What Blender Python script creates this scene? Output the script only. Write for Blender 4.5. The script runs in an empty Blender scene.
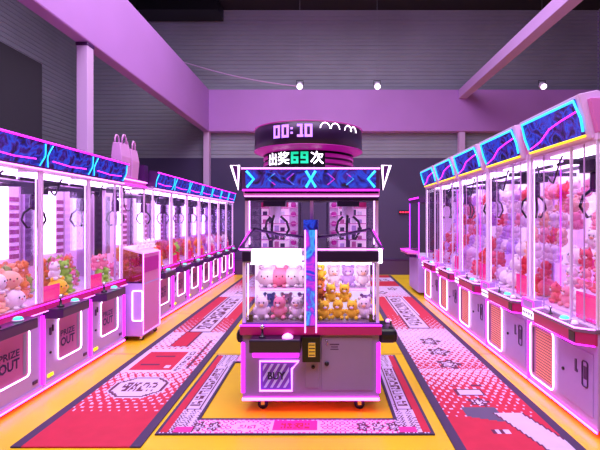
import bpy, math, random
from mathutils import Vector, Matrix
R = random.Random(7)
C = bpy.context.scene.collection
SC = bpy.context.scene
PI = math.pi

# ------------------------------------------------------------------ camera
cd = bpy.data.cameras.new('camera'); cam = bpy.data.objects.new('camera', cd); C.objects.link(cam)
cam.location = (0, 0, 1.66); cam.rotation_euler = (PI/2, 0, 0)
cd.sensor_width = 36; cd.lens = 36*430/600; cd.shift_x = -25/600; cd.shift_y = -7/600
cd.clip_start = .05; cd.clip_end = 100
SC.camera = cam
# ------------------------------------------------------------------ world, room lights, exposure
w = bpy.data.worlds.new('world'); SC.world = w; w.use_nodes = True
w.node_tree.nodes['Background'].inputs[0].default_value = (.30, .14, .55, 1)
w.node_tree.nodes['Background'].inputs[1].default_value = .35

def area(name, loc, rot, sx, sy, col, e):
    l = bpy.data.lights.new(name, 'AREA'); l.shape = 'RECTANGLE'; l.size = sx; l.size_y = sy
    l.color = col; l.energy = e
    o = bpy.data.objects.new(name, l); C.objects.link(o); o.location = loc; o.rotation_euler = rot
    return o
area('unseen_overhead_light', (-.3, 5.2, 7.4), (0, 0, 0), 5, 8, (.95, .90, 1), 700)  # added area light with no visible fixture, stands in for the house lights
area('unseen_overhead_light', (-.2, 1.0, 6.2), (math.radians(38), 0, 0), 7, 2, (.80, .55, 1), 420)  # added violet fill from overhead, tilted towards the back, no visible fixture
SC.view_settings.view_transform = 'Standard'; SC.view_settings.look = 'None'
SC.view_settings.gamma = 1; SC.view_settings.exposure = 0; SC.view_settings.use_curve_mapping = False
SC.cycles.transparent_max_bounces = 40
SC.cycles.max_bounces = 6
SC.cycles.use_denoising = True
SC.cycles.sample_clamp_indirect = 4

# ------------------------------------------------------------------ materials
def srgb(r, g, b):
    f = lambda c: (c/255/12.92) if c/255 <= .04045 else ((c/255+.055)/1.055)**2.4
    return (f(r), f(g), f(b), 1)
M = {}
def mat(name, col, rough=.5, metal=0, em=None, es=0, noise=0, scale=6):
    m = bpy.data.materials.new(name); m.use_nodes = True; M[name] = m
    nt = m.node_tree; b = nt.nodes['Principled BSDF']
    b.inputs['Base Color'].default_value = srgb(*col); b.inputs['Roughness'].default_value = rough
    b.inputs['Metallic'].default_value = metal
    if em:
        b.inputs['Emission Color'].default_value = srgb(*em); b.inputs['Emission Strength'].default_value = es
    if noise:
        tc = nt.nodes.new('ShaderNodeTexCoord'); n = nt.nodes.new('ShaderNodeTexNoise')
        n.inputs['Scale'].default_value = scale; n.inputs['Detail'].default_value = 4
        nt.links.new(tc.outputs['Object'], n.inputs['Vector'])
        r = nt.nodes.new('ShaderNodeValToRGB'); c = srgb(*col)
        r.color_ramp.elements[0].position = .3; r.color_ramp.elements[1].position = .7
        r.color_ramp.elements[0].color = tuple(x*(1-noise) for x in c[:3])+(1,)
        r.color_ramp.elements[1].color = tuple(min(1, x*(1+noise)) for x in c[:3])+(1,)
        nt.links.new(n.outputs['Fac'], r.inputs['Fac']); nt.links.new(r.outputs['Color'], b.inputs['Base Color'])
    return m
def screen(name, cols, es, scale=5, stretch=(1, 1, 1)):
    m = bpy.data.materials.new(name); m.use_nodes = True; M[name] = m
    nt = m.node_tree; b = nt.nodes['Principled BSDF']
    b.inputs['Base Color'].default_value = (.01, .01, .02, 1); b.inputs['Roughness'].default_value = .25
    tc = nt.nodes.new('ShaderNodeTexCoord'); mp = nt.nodes.new('ShaderNodeMapping'); mp.inputs['Scale'].default_value = stretch
    n = nt.nodes.new('ShaderNodeTexNoise'); n.inputs['Scale'].default_value = scale; n.inputs['Detail'].default_value = 3
    n.inputs['Distortion'].default_value = 1.5
    r = nt.nodes.new('ShaderNodeValToRGB')
    while len(r.color_ramp.elements) < len(cols): r.color_ramp.elements.new(.5)
    for i, c in enumerate(cols):
        r.color_ramp.elements[i].position = .32+.36*i/(len(cols)-1); r.color_ramp.elements[i].color = srgb(*c)
    nt.links.new(tc.outputs['Object'], mp.inputs['Vector']); nt.links.new(mp.outputs[0], n.inputs['Vector'])
    nt.links.new(n.outputs['Fac'], r.inputs['Fac']); nt.links.new(r.outputs['Color'], b.inputs['Emission Color'])
    b.inputs['Emission Strength'].default_value = es
    return m
def glassy(name, tint, fac, rough=.03):
    m = bpy.data.materials.new(name); m.use_nodes = True; M[name] = m
    nt = m.node_tree; nt.nodes.clear()
    o = nt.nodes.new('ShaderNodeOutputMaterial'); mx = nt.nodes.new('ShaderNodeMixShader')
    t = nt.nodes.new('ShaderNodeBsdfTransparent'); g = nt.nodes.new('ShaderNodeBsdfGlossy')
    t.inputs[0].default_value = tint; g.inputs['Roughness'].default_value = rough
    mx.inputs[0].default_value = fac
    nt.links.new(t.outputs[0], mx.inputs[1]); nt.links.new(g.outputs[0], mx.inputs[2]); nt.links.new(mx.outputs[0], o.inputs[0])
    return m
glassy('glass', (.97, .94, 1, 1), .05)
glassy('smoked', (.75, .55, .85, 1), .08)
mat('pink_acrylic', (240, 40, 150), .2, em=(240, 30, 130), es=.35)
mat('cabinet', (186, 150, 222), .32, noise=.06, scale=3)
mat('cabinet_grey', (142, 124, 168), .38, .1, noise=.05, scale=3)
mat('panel_pink', (215, 120, 190), .4)
mat('white_plastic', (226, 206, 238), .35)
mat('pink_plastic', (226, 190, 232), .35)
mat('dark', (38, 22, 52), .3)
mat('dark_purple', (70, 25, 90), .3)
mat('black', (12, 10, 18), .4)
mat('chrome', (210, 200, 220), .18, 1)
mat('bag_pink', (206, 140, 206), .6)
mat('rubber', (30, 26, 36), .7)
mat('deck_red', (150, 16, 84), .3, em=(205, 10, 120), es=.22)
mat('deck_top', (120, 90, 130), .25)
mat('neon_mag', (240, 60, 255), .4, em=(238, 30, 255), es=2.6)
mat('neon_base', (255, 120, 250), .4, em=(255, 60, 225), es=15)
mat('neon_pink', (250, 150, 255), .4, em=(245, 130, 255), es=2.8)
mat('neon_white', (255, 235, 255), .4, em=(250, 225, 255), es=2.6)
mat('neon_cyan', (60, 220, 255), .4, em=(30, 190, 255), es=1.8)
mat('neon_yellow', (255, 225, 40), .4, em=(250, 215, 20), es=1.3)
mat('neon_violet', (165, 60, 255), .4, em=(175, 45, 255), es=2.8)
mat('panel_light', (250, 245, 255), .4, em=(245, 228, 255), es=1.6)
mat('lamp_white', (255, 250, 255), .4, em=(245, 228, 255), es=5)
mat('lamp_pink', (250, 220, 255), .4, em=(245, 190, 255), es=2.2)
mat('back_lit', (240, 205, 236), .5, em=(238, 195, 250), es=.6)
mat('back_lit_white', (240, 238, 250), .5, em=(236, 228, 250), es=.9)
mat('lamp_green', (80, 240, 200), .3, em=(70, 235, 190), es=.9)
mat('lamp_green_digit', (60, 240, 180), .3, em=(20, 225, 160), es=1.0)
mat('lamp_digit', (200, 150, 255), .3, em=(190, 130, 255), es=1.1)
mat('lamp_red', (255, 60, 90), .3, em=(255, 40, 80), es=1.6)
mat('lit_pink', (130, 16, 110), .4, em=(225, 20, 190), es=.32)
mat('ring_dark', (40, 14, 52), .35)
mat('grill_orange', (236, 150, 135), .5, em=(240, 130, 125), es=.4)
mat('grill_line', (120, 60, 90), .5)
mat('panel_mauve', (176, 84, 150), .35, em=(190, 60, 150), es=.12)
mat('ink', (38, 20, 90), .5)
mat('stripe_lilac', (190, 170, 240), .4, em=(180, 160, 245), es=.35)
mat('stripe_violet', (120, 60, 190), .4, em=(110, 40, 190), es=.25)
screen('screen_blue', [(8, 5, 50), (20, 20, 150), (30, 70, 225), (60, 20, 140), (10, 5, 60)], 1.0, 7)
screen('screen_column', [(30, 60, 220), (60, 170, 240), (90, 50, 220), (220, 50, 220), (40, 60, 220)], 1.1, 5, (1, 1, 1))
mat('bulkhead', (178, 118, 200), .6, noise=.04, scale=1)
mat('beam_paint', (196, 150, 214), .6)
mat('column_paint', (205, 165, 215), .6)
mat('corrugated', (142, 140, 158), .6, 0, noise=.14, scale=.6)
mat('wall_dark', (66, 52, 92), .7, noise=.08, scale=1)
mat('wall_black', (26, 20, 34), .8)
mat('ceiling_dark', (34, 28, 40), .9)
mat('skirting', (78, 50, 92), .6)
# carpets
mat('carpet_red', (190, 24, 62), .75, noise=.06, scale=8)
mat('carpet_magenta', (226, 40, 150), .75)
mat('carpet_lilac', (206, 178, 226), .75, noise=.05, scale=8)
mat('carpet_dark', (66, 44, 84), .8)
mat('carpet_ink', (96, 28, 70), .8)
mat('carpet_grey', (92, 74, 110), .8)
for n, c in dict(pink=(245, 140, 170), rose=(238, 90, 120), white=(245, 232, 240), red=(225, 40, 60), lilac=(205, 170, 235),
                 orange=(245, 150, 60), yellow=(250, 205, 40), green=(150, 205, 70), peach=(250, 190, 160), brown=(110, 60, 50), blue=(120, 150, 215)).items():
    m = mat('plush_'+n, c, .85)
    m.node_tree.nodes['Principled BSDF'].inputs['Sheen Weight'].default_value = .3
# floor: yellow vinyl, with a few dark seams
fm = mat('floor_yellow', (232, 176, 22), .38)
nt = fm.node_tree; b = nt.nodes['Principled BSDF']
tc = nt.nodes.new('ShaderNodeTexCoord'); n = nt.nodes.new('ShaderNodeTexNoise'); n.inputs['Scale'].default_value = .9; n.inputs['Detail'].default_value = 5
r = nt.nodes.new('ShaderNodeValToRGB'); r.color_ramp.elements[0].position = .3; r.color_ramp.elements[1].position = .72
r.color_ramp.elements[0].color = srgb(222, 176, 10); r.color_ramp.elements[1].color = srgb(238, 198, 22)
sx = nt.nodes.new('ShaderNodeSeparateXYZ'); nt.links.new(tc.outputs['Object'], sx.inputs[0]); nt.links.new(tc.outputs['Object'], n.inputs['Vector'])
nt.links.new(n.outputs['Fac'], r.inputs['Fac'])
def mth(op, a, b_=None):
    q = nt.nodes.new('ShaderNodeMath'); q.operation = op
    for i, v in enumerate((a, b_)):
        if v is None: continue
        if isinstance(v, (int, float)): q.inputs[i].default_value = v
        else: nt.links.new(v, q.inputs[i])
    return q.outputs[0]
yy = mth('MODULO', mth('ADD', sx.outputs['Y'], 100-4.04), 2.2)
seam = mth('LESS_THAN', yy, .018)
mx = nt.nodes.new('ShaderNodeMix'); mx.data_type = 'RGBA'
nt.links.new(seam, mx.inputs[0]); nt.links.new(r.outputs[0], mx.inputs[6]); mx.inputs[7].default_value = srgb(120, 60, 40)
nt.links.new(mx.outputs[2], b.inputs['Base Color'])
bp = nt.nodes.new('ShaderNodeBump'); bp.inputs['Strength'].default_value = .08; bp.inputs['Distance'].default_value = .05
nt.links.new(n.outputs['Fac'], bp.inputs['Height']); nt.links.new(bp.outputs[0], b.inputs['Normal'])

# ------------------------------------------------------------------ mesh builder
_txt = {}
def text_geo(s, bold=0):
    if (s, bold) in _txt: return _txt[(s, bold)]
    cu = bpy.data.curves.new('t', 'FONT'); cu.body = s; cu.align_x = 'CENTER'; cu.align_y = 'CENTER'; cu.size = 1
    cu.offset = bold; cu.resolution_u = 2
    o = bpy.data.objects.new('t', cu); C.objects.link(o); bpy.context.view_layer.update()
    me = bpy.data.meshes.new_from_object(o.evaluated_get(bpy.context.evaluated_depsgraph_get()))
    g = ([v.co.copy() for v in me.vertices], [list(p.vertices) for p in me.polygons])
    bpy.data.objects.remove(o); bpy.data.curves.remove(cu); bpy.data.meshes.remove(me)
    _txt[(s, bold)] = g
    return g
class MB:
    def __init__(s): s.v = []; s.f = []; s.mi = []; s.mats = []; s.sm = []
    def m(s, name):
        if name not in s.mats: s.mats.append(name)
        return s.mats.index(name)
    def add(s, vs, fs, mt, smooth=False, T=None):
        k = len(s.v); i = s.m(mt)
        s.v += [(T @ Vector(v)) if T is not None else Vector(v) for v in vs]
        for f in fs: s.f.append([a+k for a in f]); s.mi.append(i); s.sm.append(smooth)
        return s
    def box(s, x0, x1, y0, y1, z0, z1, mt, T=None):
        vs = [(x, y, z) for z in (z0, z1) for y in (y0, y1) for x in (x0, x1)]
        return s.add(vs, [(0, 2, 3, 1), (4, 5, 7, 6), (0, 1, 5, 4), (2, 6, 7, 3), (0, 4, 6, 2), (1, 3, 7, 5)], mt, False, T)
    def prism(s, pts, axis, a0, a1, mt, T=None):
        """polygon in the two other axes (in x,y,z order) extruded along axis"""
        def P(p, a):
            return {'x': (a, p[0], p[1]), 'y': (p[0], a, p[1]), 'z': (p[0], p[1], a)}[axis]
        n = len(pts); vs = [P(p, a0) for p in pts]+[P(p, a1) for p in pts]
        fs = [list(range(n))[::-1], list(range(n, 2*n))]+[(i, (i+1) % n, n+(i+1) % n, n+i) for i in range(n)]
        return s.add(vs, fs, mt, False, T)
    def tube(s, pts, r, mt, n=6, closed=False, T=None):
        pts = [Vector(p) for p in pts]; N = len(pts); vs = []
        up = None
        for i, p in enumerate(pts):
            a = pts[(i-1) % N] if (closed or i > 0) else p; b_ = pts[(i+1) % N] if (closed or i < N-1) else p
            t = (b_-a).normalized()
            if up is None:
                up = t.orthogonal().normalized()
            u = (up-t*up.dot(t))
            u = u.normalized() if u.length > 1e-5 else t.orthogonal().normalized()
            up = u; w_ = t.cross(u)
            vs += [p+u*(r*math.cos(2*PI*j/n))+w_*(r*math.sin(2*PI*j/n)) for j in range(n)]
        fs = []
        for i in range(N if closed else N-1):
            for j in range(n):
                a = i*n+j; b2 = i*n+(j+1) % n; c = ((i+1) % N)*n+(j+1) % n; d = ((i+1) % N)*n+j
                fs.append((a, b2, c, d))
        if not closed: fs += [list(range(n))[::-1], [(N-1)*n+j for j in range(n)]]
        return s.add(vs, fs, mt, True, T)
    def lathe(s, prof, mt, n=24, T=None, caps=True, smooth=True):
        vs = [(r*math.cos(2*PI*j/n), r*math.sin(2*PI*j/n), z) for r, z in prof for j in range(n)]
        fs = [(i*n+j, i*n+(j+1) % n, (i+1)*n+(j+1) % n, (i+1)*n+j) for i in range(len(prof)-1) for j in range(n)]
        if caps: fs += [list(range(n))[::-1], [(len(prof)-1)*n+j for j in range(n)]]
        return s.add(vs, fs, mt, smooth, T)
    def ball(s, c, rx, ry, rz, mt, n=12, k=8, T=None):
        vs = []; 
        for i in range(1, k):
            a = PI*i/k
            vs += [(c[0]+rx*math.sin(a)*math.cos(2*PI*j/n), c[1]+ry*math.sin(a)*math.sin(2*PI*j/n), c[2]-rz*math.cos(a)) for j in range(n)]
        fs = [(i*n+j, i*n+(j+1) % n, (i+1)*n+(j+1) % n, (i+1)*n+j) for i in range(k-2) for j in range(n)]
        b0 = len(vs); vs += [(c[0], c[1], c[2]-rz), (c[0], c[1], c[2]+rz)]
        fs += [(b0, (j+1) % n, j) for j in range(n)]+[(b0+1, (k-2)*n+j, (k-2)*n+(j+1) % n) for j in range(n)]
        return s.add(vs, fs, mt, True, T)
    def text(s, txt, cx, cz, h, y, mt, wid=None, bold=0, T=None, fn=None):
        """text standing in the xz plane, facing -y"""
        vs, fs = text_geo(txt, bold)
        x0 = min(v.x for v in vs); x1 = max(v.x for v in vs); y0 = min(v.y for v in vs); y1 = max(v.y for v in vs)
        k = h/(y1-y0); kx = wid/(x1-x0) if wid else k
        out = [((v.x-(x0+x1)/2)*kx+cx, y, (v.y-(y0+y1)/2)*k+cz) for v in vs]
        if fn: out = [fn(p) for p in out]
        return s.add(out, fs, mt, False, T)
    def build(s, name, parent=None, bevel=0, loc=None, rz=None):
        me = bpy.data.meshes.new(name); me.from_pydata([tuple(v) for v in s.v], [], s.f)
        for n_ in s.mats: me.materials.append(M[n_])
        me.polygons.foreach_set('material_index', s.mi); me.polygons.foreach_set('use_smooth', s.sm); me.update()
        o = bpy.data.objects.new(name, me); C.objects.link(o)
        if parent: o.parent = parent
        if loc is not None: o.location = loc
        if rz is not None: o.rotation_euler = (0, 0, rz)
        if bevel:
            b_ = o.modifiers.new('bevel', 'BEVEL'); b_.width = bevel; b_.segments = 2; b_.limit_method = 'ANGLE'
        return o
def rrect(x0, x1, z0, z1, r, y, k=4):
    p = []
    for cx, cz, a in ((x1-r, z1-r, 0), (x0+r, z1-r, 90), (x0+r, z0+r, 180), (x1-r, z0+r, 270)):
        for i in range(k+1):
            t = math.radians(a+90*i/k); p.append((cx+r*math.cos(t), y, cz+r*math.sin(t)))
    return p
def struct(name, mb, **k):
    o = mb.build(name, **k); o['kind'] = 'structure'; return o
def tag(o, label, cat, group=None):
    o['label'] = label; o['category'] = cat
    if group: o['group'] = group
    return o
def thing(name, label, cat, loc, rz=0, group=None):
    o = bpy.data.objects.new(name, None); C.objects.link(o); o.location = loc; o.rotation_euler = (0, 0, rz); o.empty_display_size = .1
    return tag(o, label, cat, group)
kids = {}
def dup(o, loc, rz, label, group=None):
    def rec(a, par):
        c = a.copy(); C.objects.link(c)
        if par: c.parent = par
        for ch in list(a.children): rec(ch, c)
        return c
    r_ = rec(o, None); r_.location = loc; r_.rotation_euler = (0, 0, rz); r_['label'] = label
    if group: r_['group'] = group
    return r_

# ------------------------------------------------------------------ setting
YB = 12.6
struct('floor', MB().box(-7, 8, -1, YB, -.1, 0, 'floor_yellow'))
struct('ceiling', MB().box(-7, 8, -1, YB+.3, 7.75, 7.9, 'ceiling_dark'))
struct('wall_front', MB().box(-7, 8, -1.15, -1, 0, 8.4, 'wall_dark'))
def ribbed(mb, a0, a1, z0, z1, plane, depth, mt, horiz_axis):
    step = .11; n_ = int((z1-z0)/step); prof = []
    for i in range(n_):
        z = z0+i*step
        prof += [(plane, z), (plane, z+step*.55), (plane+depth, z+step*.68), (plane+depth, z+step*.92)]
    prof.append((plane, z0+n_*step))
    vs = []
    for p, z in prof:
        vs += [(a0, p, z), (a1, p, z)] if horiz_axis == 'x' else [(p, a0, z), (p, a1, z)]
    mb.add(vs, [(2*i, 2*i+1, 2*i+3, 2*i+2) for i in range(len(prof)-1)], mt)
mb = MB(); mb.box(-7, 8, YB+.12, YB+.3, 0, 8.4, 'wall_dark'); mb.box(-7, 8, YB, YB+.12, 0, 3.42, 'wall_dark')
ribbed(mb, -7, 8, 3.42, 8.3, YB, .018, 'corrugated', 'x')
struct('wall_back', mb)
mb = MB(); mb.box(-7.2, -7.06, -1, YB, 0, 8.4, 'wall_dark'); ribbed(mb, -1, YB, 0, 8.3, -7, -.018, 'corrugated', 'y'); struct('wall_left', mb)
mb = MB(); mb.box(8.06, 8.2, -1, YB, 0, 8.4, 'wall_dark'); ribbed(mb, -1, YB, 0, 8.3, 8, .018, 'corrugated', 'y'); struct('wall_right', mb)
struct('baseboard_back', MB().box(-7, 8, YB-.03, YB, 0, .42, 'skirting').box(-7, 8, YB-.04, YB, .42, .45, 'dark_purple'))
# bulkheads, beam, columns
struct('trim_1', MB().box(-3.52, -3.32, -1, YB-.3, 4.14, 5.34, 'bulkhead'), bevel=.02)
struct('trim_2', MB().box(-3.52, 8, YB-.3, YB, 4.14, 5.34, 'bulkhead'), bevel=.02)
struct('trim_3', MB().box(3.82, 4.06, -1, YB-.3, 5.08, 5.33, 'beam_paint'), bevel=.01)
struct('trim_4', MB().box(-3.50, -3.34, 6.05, 6.21, 0, 4.14, 'column_paint').box(-3.51, -3.33, 6.04, 6.22, 4.09, 4.14, 'dark_purple'), bevel=.01)
struct('trim_5', MB().box(-3.50, -3.33, YB-.25, YB-.05, 0, 4.14, 'column_paint'), bevel=.01)
struct('trim_6', MB().box(3.86, 4.03, YB-.25, YB-.05, 0, 4.14, 'column_paint'), bevel=.01)
struct('wall_partition', MB().box(-3.95, -3.75, -1, 5.7, 0, 3.7, 'wall_black'))
tag(MB().box(-5.2, -2.95, YB-.8, YB-.1, 7.38, 7.72, 'black').box(-4.6, -4.5, YB-.5, YB-.4, 7.72, 7.75, 'black').box(-3.3, -3.2, YB-.5, YB-.4, 7.72, 7.75, 'black').build('ventilation_duct'),
    'black ventilation duct hanging under the ceiling at the back', 'duct')
pts = []
for i in range(13):
    t = i/12; pts.append((-4.2+3.5*t, YB-.32-.03, 6.15-.75*t-.1*math.sin(PI*t)))
tag(MB().tube(pts, .018, 'column_paint', 5).build('cable'), 'thin pale cable sloping down across the ribbed wall above the bulkhead', 'cable')
# small red indicator sign on back wall
e = thing('indicator_panel', 'small dark panel with four red lights on the back wall', 'sign', (2.32, YB, 1.78))
MB().box(-.16, .16, -.05, 0, 0, .1, 'black').build('housing', e)
for i in range(4): MB().box(-.14+i*.075, -.09+i*.075, -.056, -.05, .03, .07, 'lamp_red').build('indicator_light', e)
# spotlights on drop rods
for px, lab in ((-.66, 'ceiling spotlight hanging above the round sign'), (1.37, 'ceiling spotlight hanging midway between the round sign and the beam'),
                (5.7, 'ceiling spotlight hanging right of the long beam')):
    Y = 11.3
    t = thing('spotlight', lab, 'spotlight', (px, Y, 5.05))
    T = Matrix.Translation((0, 0, .1)) @ Matrix.Rotation(math.radians(125), 4, 'X')
    MB().lathe([(.05, -.08), (.075, -.04), (.085, .12), (.075, .12), (.06, .06)], 'white_plastic', 14, T, caps=True).build('housing', t)
    MB().lathe([(.07, .118), (.07, .126)], 'lamp_white', 14, T).build('lens', t)
    MB().tube([(0, 0, .1), (0, 0, 2.7)], .005, 'corrugated', 5).build('rod', t)
    MB().tube([(-.09, 0, .1), (-.09, 0, .22), (.09, 0, .22), (.09, 0, .1)], .01, 'wall_black', 5).build('bracket', t)
    l = bpy.data.lights.new('spot', 'SPOT'); l.energy = 260; l.spot_size = math.radians(75); l.color = (1, .95, 1); l.shadow_soft_size = .05
    o = bpy.data.objects.new('spot', l); C.objects.link(o); o.parent = t; o.location = (0, .13, .02); o.rotation_euler = (math.radians(-8), 0, 0)

# ------------------------------------------------------------------ carpets (printed in small woven cells)
class Carpet:
    def __init__(s, W, L, cu, cv, base='carpet_lilac'):
        s.W, s.L = W, L; s.nu = round(W/cu); s.nv = round(L/cv); s.cu = W/s.nu; s.cv = L/s.nv
        s.g = [[base]*s.nu for _ in range(s.nv)]
    def paint(s, u0, u1, v0, v1, fn):
        for j in range(max(0, int(v0/s.cv)), min(s.nv, int(v1/s.cv)+1)):
            for i in range(max(0, int(u0/s.cu)), min(s.nu, int(u1/s.cu)+1)):
                u = (i+.5)*s.cu; v = (j+.5)*s.cv
                if u0 <= u < u1 and v0 <= v < v1:
                    c = fn(u, v) if callable(fn) else fn
                    if c: s.g[j][i] = c
    def dots(s, u0, u1, v0, v1, a, b_, ra, rb, pu=.078, pv=.13):
        """halftone dots of colour a on b_, size going from ra to rb with v"""
        def fn(u, v):
            row = math.floor(v/(pv/2)); 
            t = (v-v0)/(v1-v0); r_ = ra+(rb-ra)*t
            best = 9
            for k in (row-1, row, row+1, row+2):
                cv_ = k*pv/2; off = (pu/2 if k % 2 else 0); du = ((u-off+pu/2) % pu)-pu/2
                best = min(best, abs(du)/pu+abs(v-cv_)/pv)
            return a if best < r_ else b_
        s.paint(u0, u1, v0, v1, fn)
    def flower(s, uc, vc, ru, rv):
        def fn(u, v):
            x = (u-uc)/ru; y = (v-vc)/rv; q = math.hypot(x, y); a = math.atan2(y, x); R_ = .78+.2*math.cos(5*a)
            return 'carpet_lilac' if q < R_*.32 else ('carpet_ink' if R_*.62 < q < R_ or q < R_*.45 else ('carpet_lilac' if q < R_ else None))
        s.paint(uc-ru*1.1, uc+ru*1.1, vc-rv*1.1, vc+rv*1.1, fn)
    def ring(s, u0, u1, v0, v1, t, c, tv=None):
        tv = tv or t
        s.paint(u0, u1, v0, v0+tv, c); s.paint(u0, u1, v1-tv, v1, c); s.paint(u0, u0+t, v0, v1, c); s.paint(u1-t, u1, v0, v1, c)
    def word(s, txt, u0, u1, v0, v1, c, turned=False):
        """blocky marks, read along v when turned, along u otherwise"""
        rg = random.Random(len(txt)*7+int(v0*100))
        G = [[[rg.random() < (.72 if (a in (0, 4) or b in (0, 4)) else .35) for a in range(5)] for b in range(5)] for _ in txt]
        n_ = len(txt)*6-1
        def fn(u, v):
            if turned: a = (v-v0)/(v1-v0)*n_; b2 = (u-u0)/(u1-u0)*5
            else: a = (u-u0)/(u1-u0)*n_; b2 = (1-(v-v0)/(v1-v0))*5
            k = int(a//6); q = int(a % 6); b2 = min(4, int(b2))
            if q > 4 or k >= len(txt): return None
            return c if G[k][b2][q] else None
        s.paint(u0, u1, v0, v1, fn)
    def build(s, name, label, ucoord, Y0, skip=None, z=.012):
        mb = MB(); idx = {}
        vs = []
        for j in range(s.nv+1):
            for i in range(s.nu+1):
                vs.append((*ucoord(i/s.nu, j/s.nv), z))
        k = len(vs)
        mb.v = [Vector(v) for v in vs]
        for j in range(s.nv):
            row = s.g[j]
            for i in range(s.nu):
                c = row[i]
                if c is None: continue
                a = j*(s.nu+1)+i
                mb.f.append([a, a+1, a+s.nu+2, a+s.nu+1]); mb.mi.append(mb.m(c)); mb.sm.append(False)
                for (nj, ni, e0, e1) in ((j-1, i, a, a+1), (j+1, i, a+s.nu+2, a+s.nu+1), (j, i-1, a+s.nu+1, a), (j, i+1, a+1, a+s.nu+2)):
                    if nj < 0 or nj >= s.nv or ni < 0 or ni >= s.nu or s.g[nj][ni] is None:
                        q = len(mb.v); mb.v += [Vector((mb.v[e0].x, mb.v[e0].y, .001)), Vector((mb.v[e1].x, mb.v[e1].y, .001))]
                        mb.f.append([e1, e0, q, q+1]); mb.mi.append(mb.m(c)); mb.sm.append(False)
        return tag(mb.build(name), label, 'carpet')
# left runner: u from wall side (0) to the centre (1)
Lc = Carpet(.93, 9.3, .0155, .022)
W = .93
Lc.dots(0, W, .45, 1.7, 'carpet_lilac', 'carpet_red', .12, .46)
Lc.dots(0, W, 1.7, 3.0, 'carpet_red', 'carpet_lilac', .42, .1)
Lc.paint(0, W, 0, .52, 'carpet_red')
def octo(u, v, k=1):
    x = abs((u-.46)/.27); y = abs((v-1.1)/.27); q = max(x, y, (x+y)/1.45)
    return 'carpet_lilac' if q < .82 or .93 < q < 1 else ('carpet_ink' if q < .93 else None)
Lc.paint(0, W, .7, 1.5, octo); Lc.word('PLAY', .30, .62, 1.0, 1.2, 'carpet_ink')
Lc.paint(.08, .72, 1.5, 2.3, 'carpet_lilac'); Lc.paint(.14, .6, 1.56, 2.2, 'carpet_red')
Lc.paint(.2, .42, 1.72, 1.76, 'carpet_ink'); Lc.paint(.26, .5, 2.0, 2.04, 'carpet_ink')
Lc.paint(.5, .56, 1.62, 1.72, 'carpet_lilac'); Lc.word('GAME', .63, .70, 1.55, 2.2, 'carpet_ink', True)
Lc.ring(.74, .78, 1.6, 2.7, .018, 'carpet_ink')
Lc.paint(.3, .5, 2.45, 3.1, 'carpet_red'); Lc.ring(.28, .52, 2.42, 3.12, .02, 'carpet_ink')
def sidered(cp, v0, v1):
    cp.paint(0, .3, v0, v1, 'carpet_red'); cp.paint(.64, W, v0, v1, 'carpet_red')
    cp.paint(.28, .66, v0, v1, 'carpet_lilac'); cp.ring(.30, .64, v0, v1, .022, 'carpet_ink', .05)
    cp.word('PLAYGAME', .36, .58, v0+.2, v1-.2, 'carpet_ink', True)
    cp.dots(.08, .3, v0, v0+.9, 'carpet_lilac', 'carpet_red', .35, .05); cp.dots(.64, W, v0, v0+.9, 'carpet_lilac', 'carpet_red', .35, .05)
sidered(Lc, 3.1, 5.9)
Lc.dots(0, W, 5.9, 7.2, 'carpet_red', 'carpet_lilac', .1, .4); Lc.flower(.46, 6.4, .16, .2)
sidered(Lc, 7.2, 9.2)
Lc.paint(0, .085, 0, 9.3, 'carpet_dark'); Lc.paint(W-.085, W, 0, 9.3, 'carpet_dark'); Lc.paint(0, W, 9.2, 9.3, 'carpet_dark')
Lc.build('runner_carpet', 'long red and lilac printed runner carpet beside the left row of claw machines',
         lambda a, b_: ((-2.27-.03*b_)*(1-a)+(-1.33-.09*b_)*a, 3.1+9.3*b_), 3.1)
# right runner
Rc = Carpet(.93, 9.6, .0155, .022)   # starts at y 2.8
o_ = 2.8
Rc.paint(0, W, 0, 1.0, 'carpet_red')
Rc.dots(0, W, .75, 1.9, 'carpet_lilac', 'carpet_red', .10, .42)
Rc.dots(0, W, 1.9, 3.4, 'carpet_red', 'carpet_lilac', .42, .06)
Rc.paint(.25, .55, .68, .95, lambda u, v: 'carpet_grey' if v > .68+.35*(.5-u) else None)
def road(u, v):
    c = .62+(.80-v)*.28
    return 'carpet_lilac' if abs(u-c) < .11 else ('carpet_ink' if abs(u-c) < .13 else None)
Rc.paint(.46, W, 0, .84, road)
Rc.paint(.36, .5, .48, .56, lambda u, v: 'carpet_lilac' if int(u/.035) % 2 else 'carpet_ink')
Rc.paint(.32, .54, 1.22, 1.32, 'carpet_lilac'); Rc.ring(.30, .56, 1.2, 1.34, .018, 'carpet_ink'); Rc.flower(.44, 1.05, .11, .1)
Rc.paint(.30, .36, 1.4, 1.44, 'carpet_ink'); Rc.paint(.5, .6, 1.42, 1.46, 'carpet_ink')
for vc in (2.05, 2.5, 2.95): Rc.flower(.46, vc, .15, .17)
Rc.dots(0, W, 3.4, 3.7, 'carpet_red', 'carpet_lilac', .06, .3)
sidered(Rc, 3.6, 6.2)
Rc.dots(0, W, 6.2, 7.6, 'carpet_red', 'carpet_lilac', .3, .05); Rc.flower(.3, 6.7, .13, .2); Rc.flower(.6, 7.2, .13, .2)
Rc.paint(0, W, 7.6, 8.4, 'carpet_red'); Rc.word('GAME', .2, .75, 8.45, 8.8, 'carpet_ink'); Rc.paint(0, W, 9.1, 9.6, 'carpet_red')
Rc.paint(0, .08, 0, 9.6, 'carpet_dark'); Rc.paint(W-.08, W, 0, 9.6, 'carpet_dark')
Rc.build('runner_carpet', 'long red and lilac printed runner carpet with flowers beside the right row of claw machines',
         lambda a, b_: ((.93+.06*b_)*(1-a)+(1.86+.03*b_)*a, 2.8+9.6*b_), 2.8)
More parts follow.
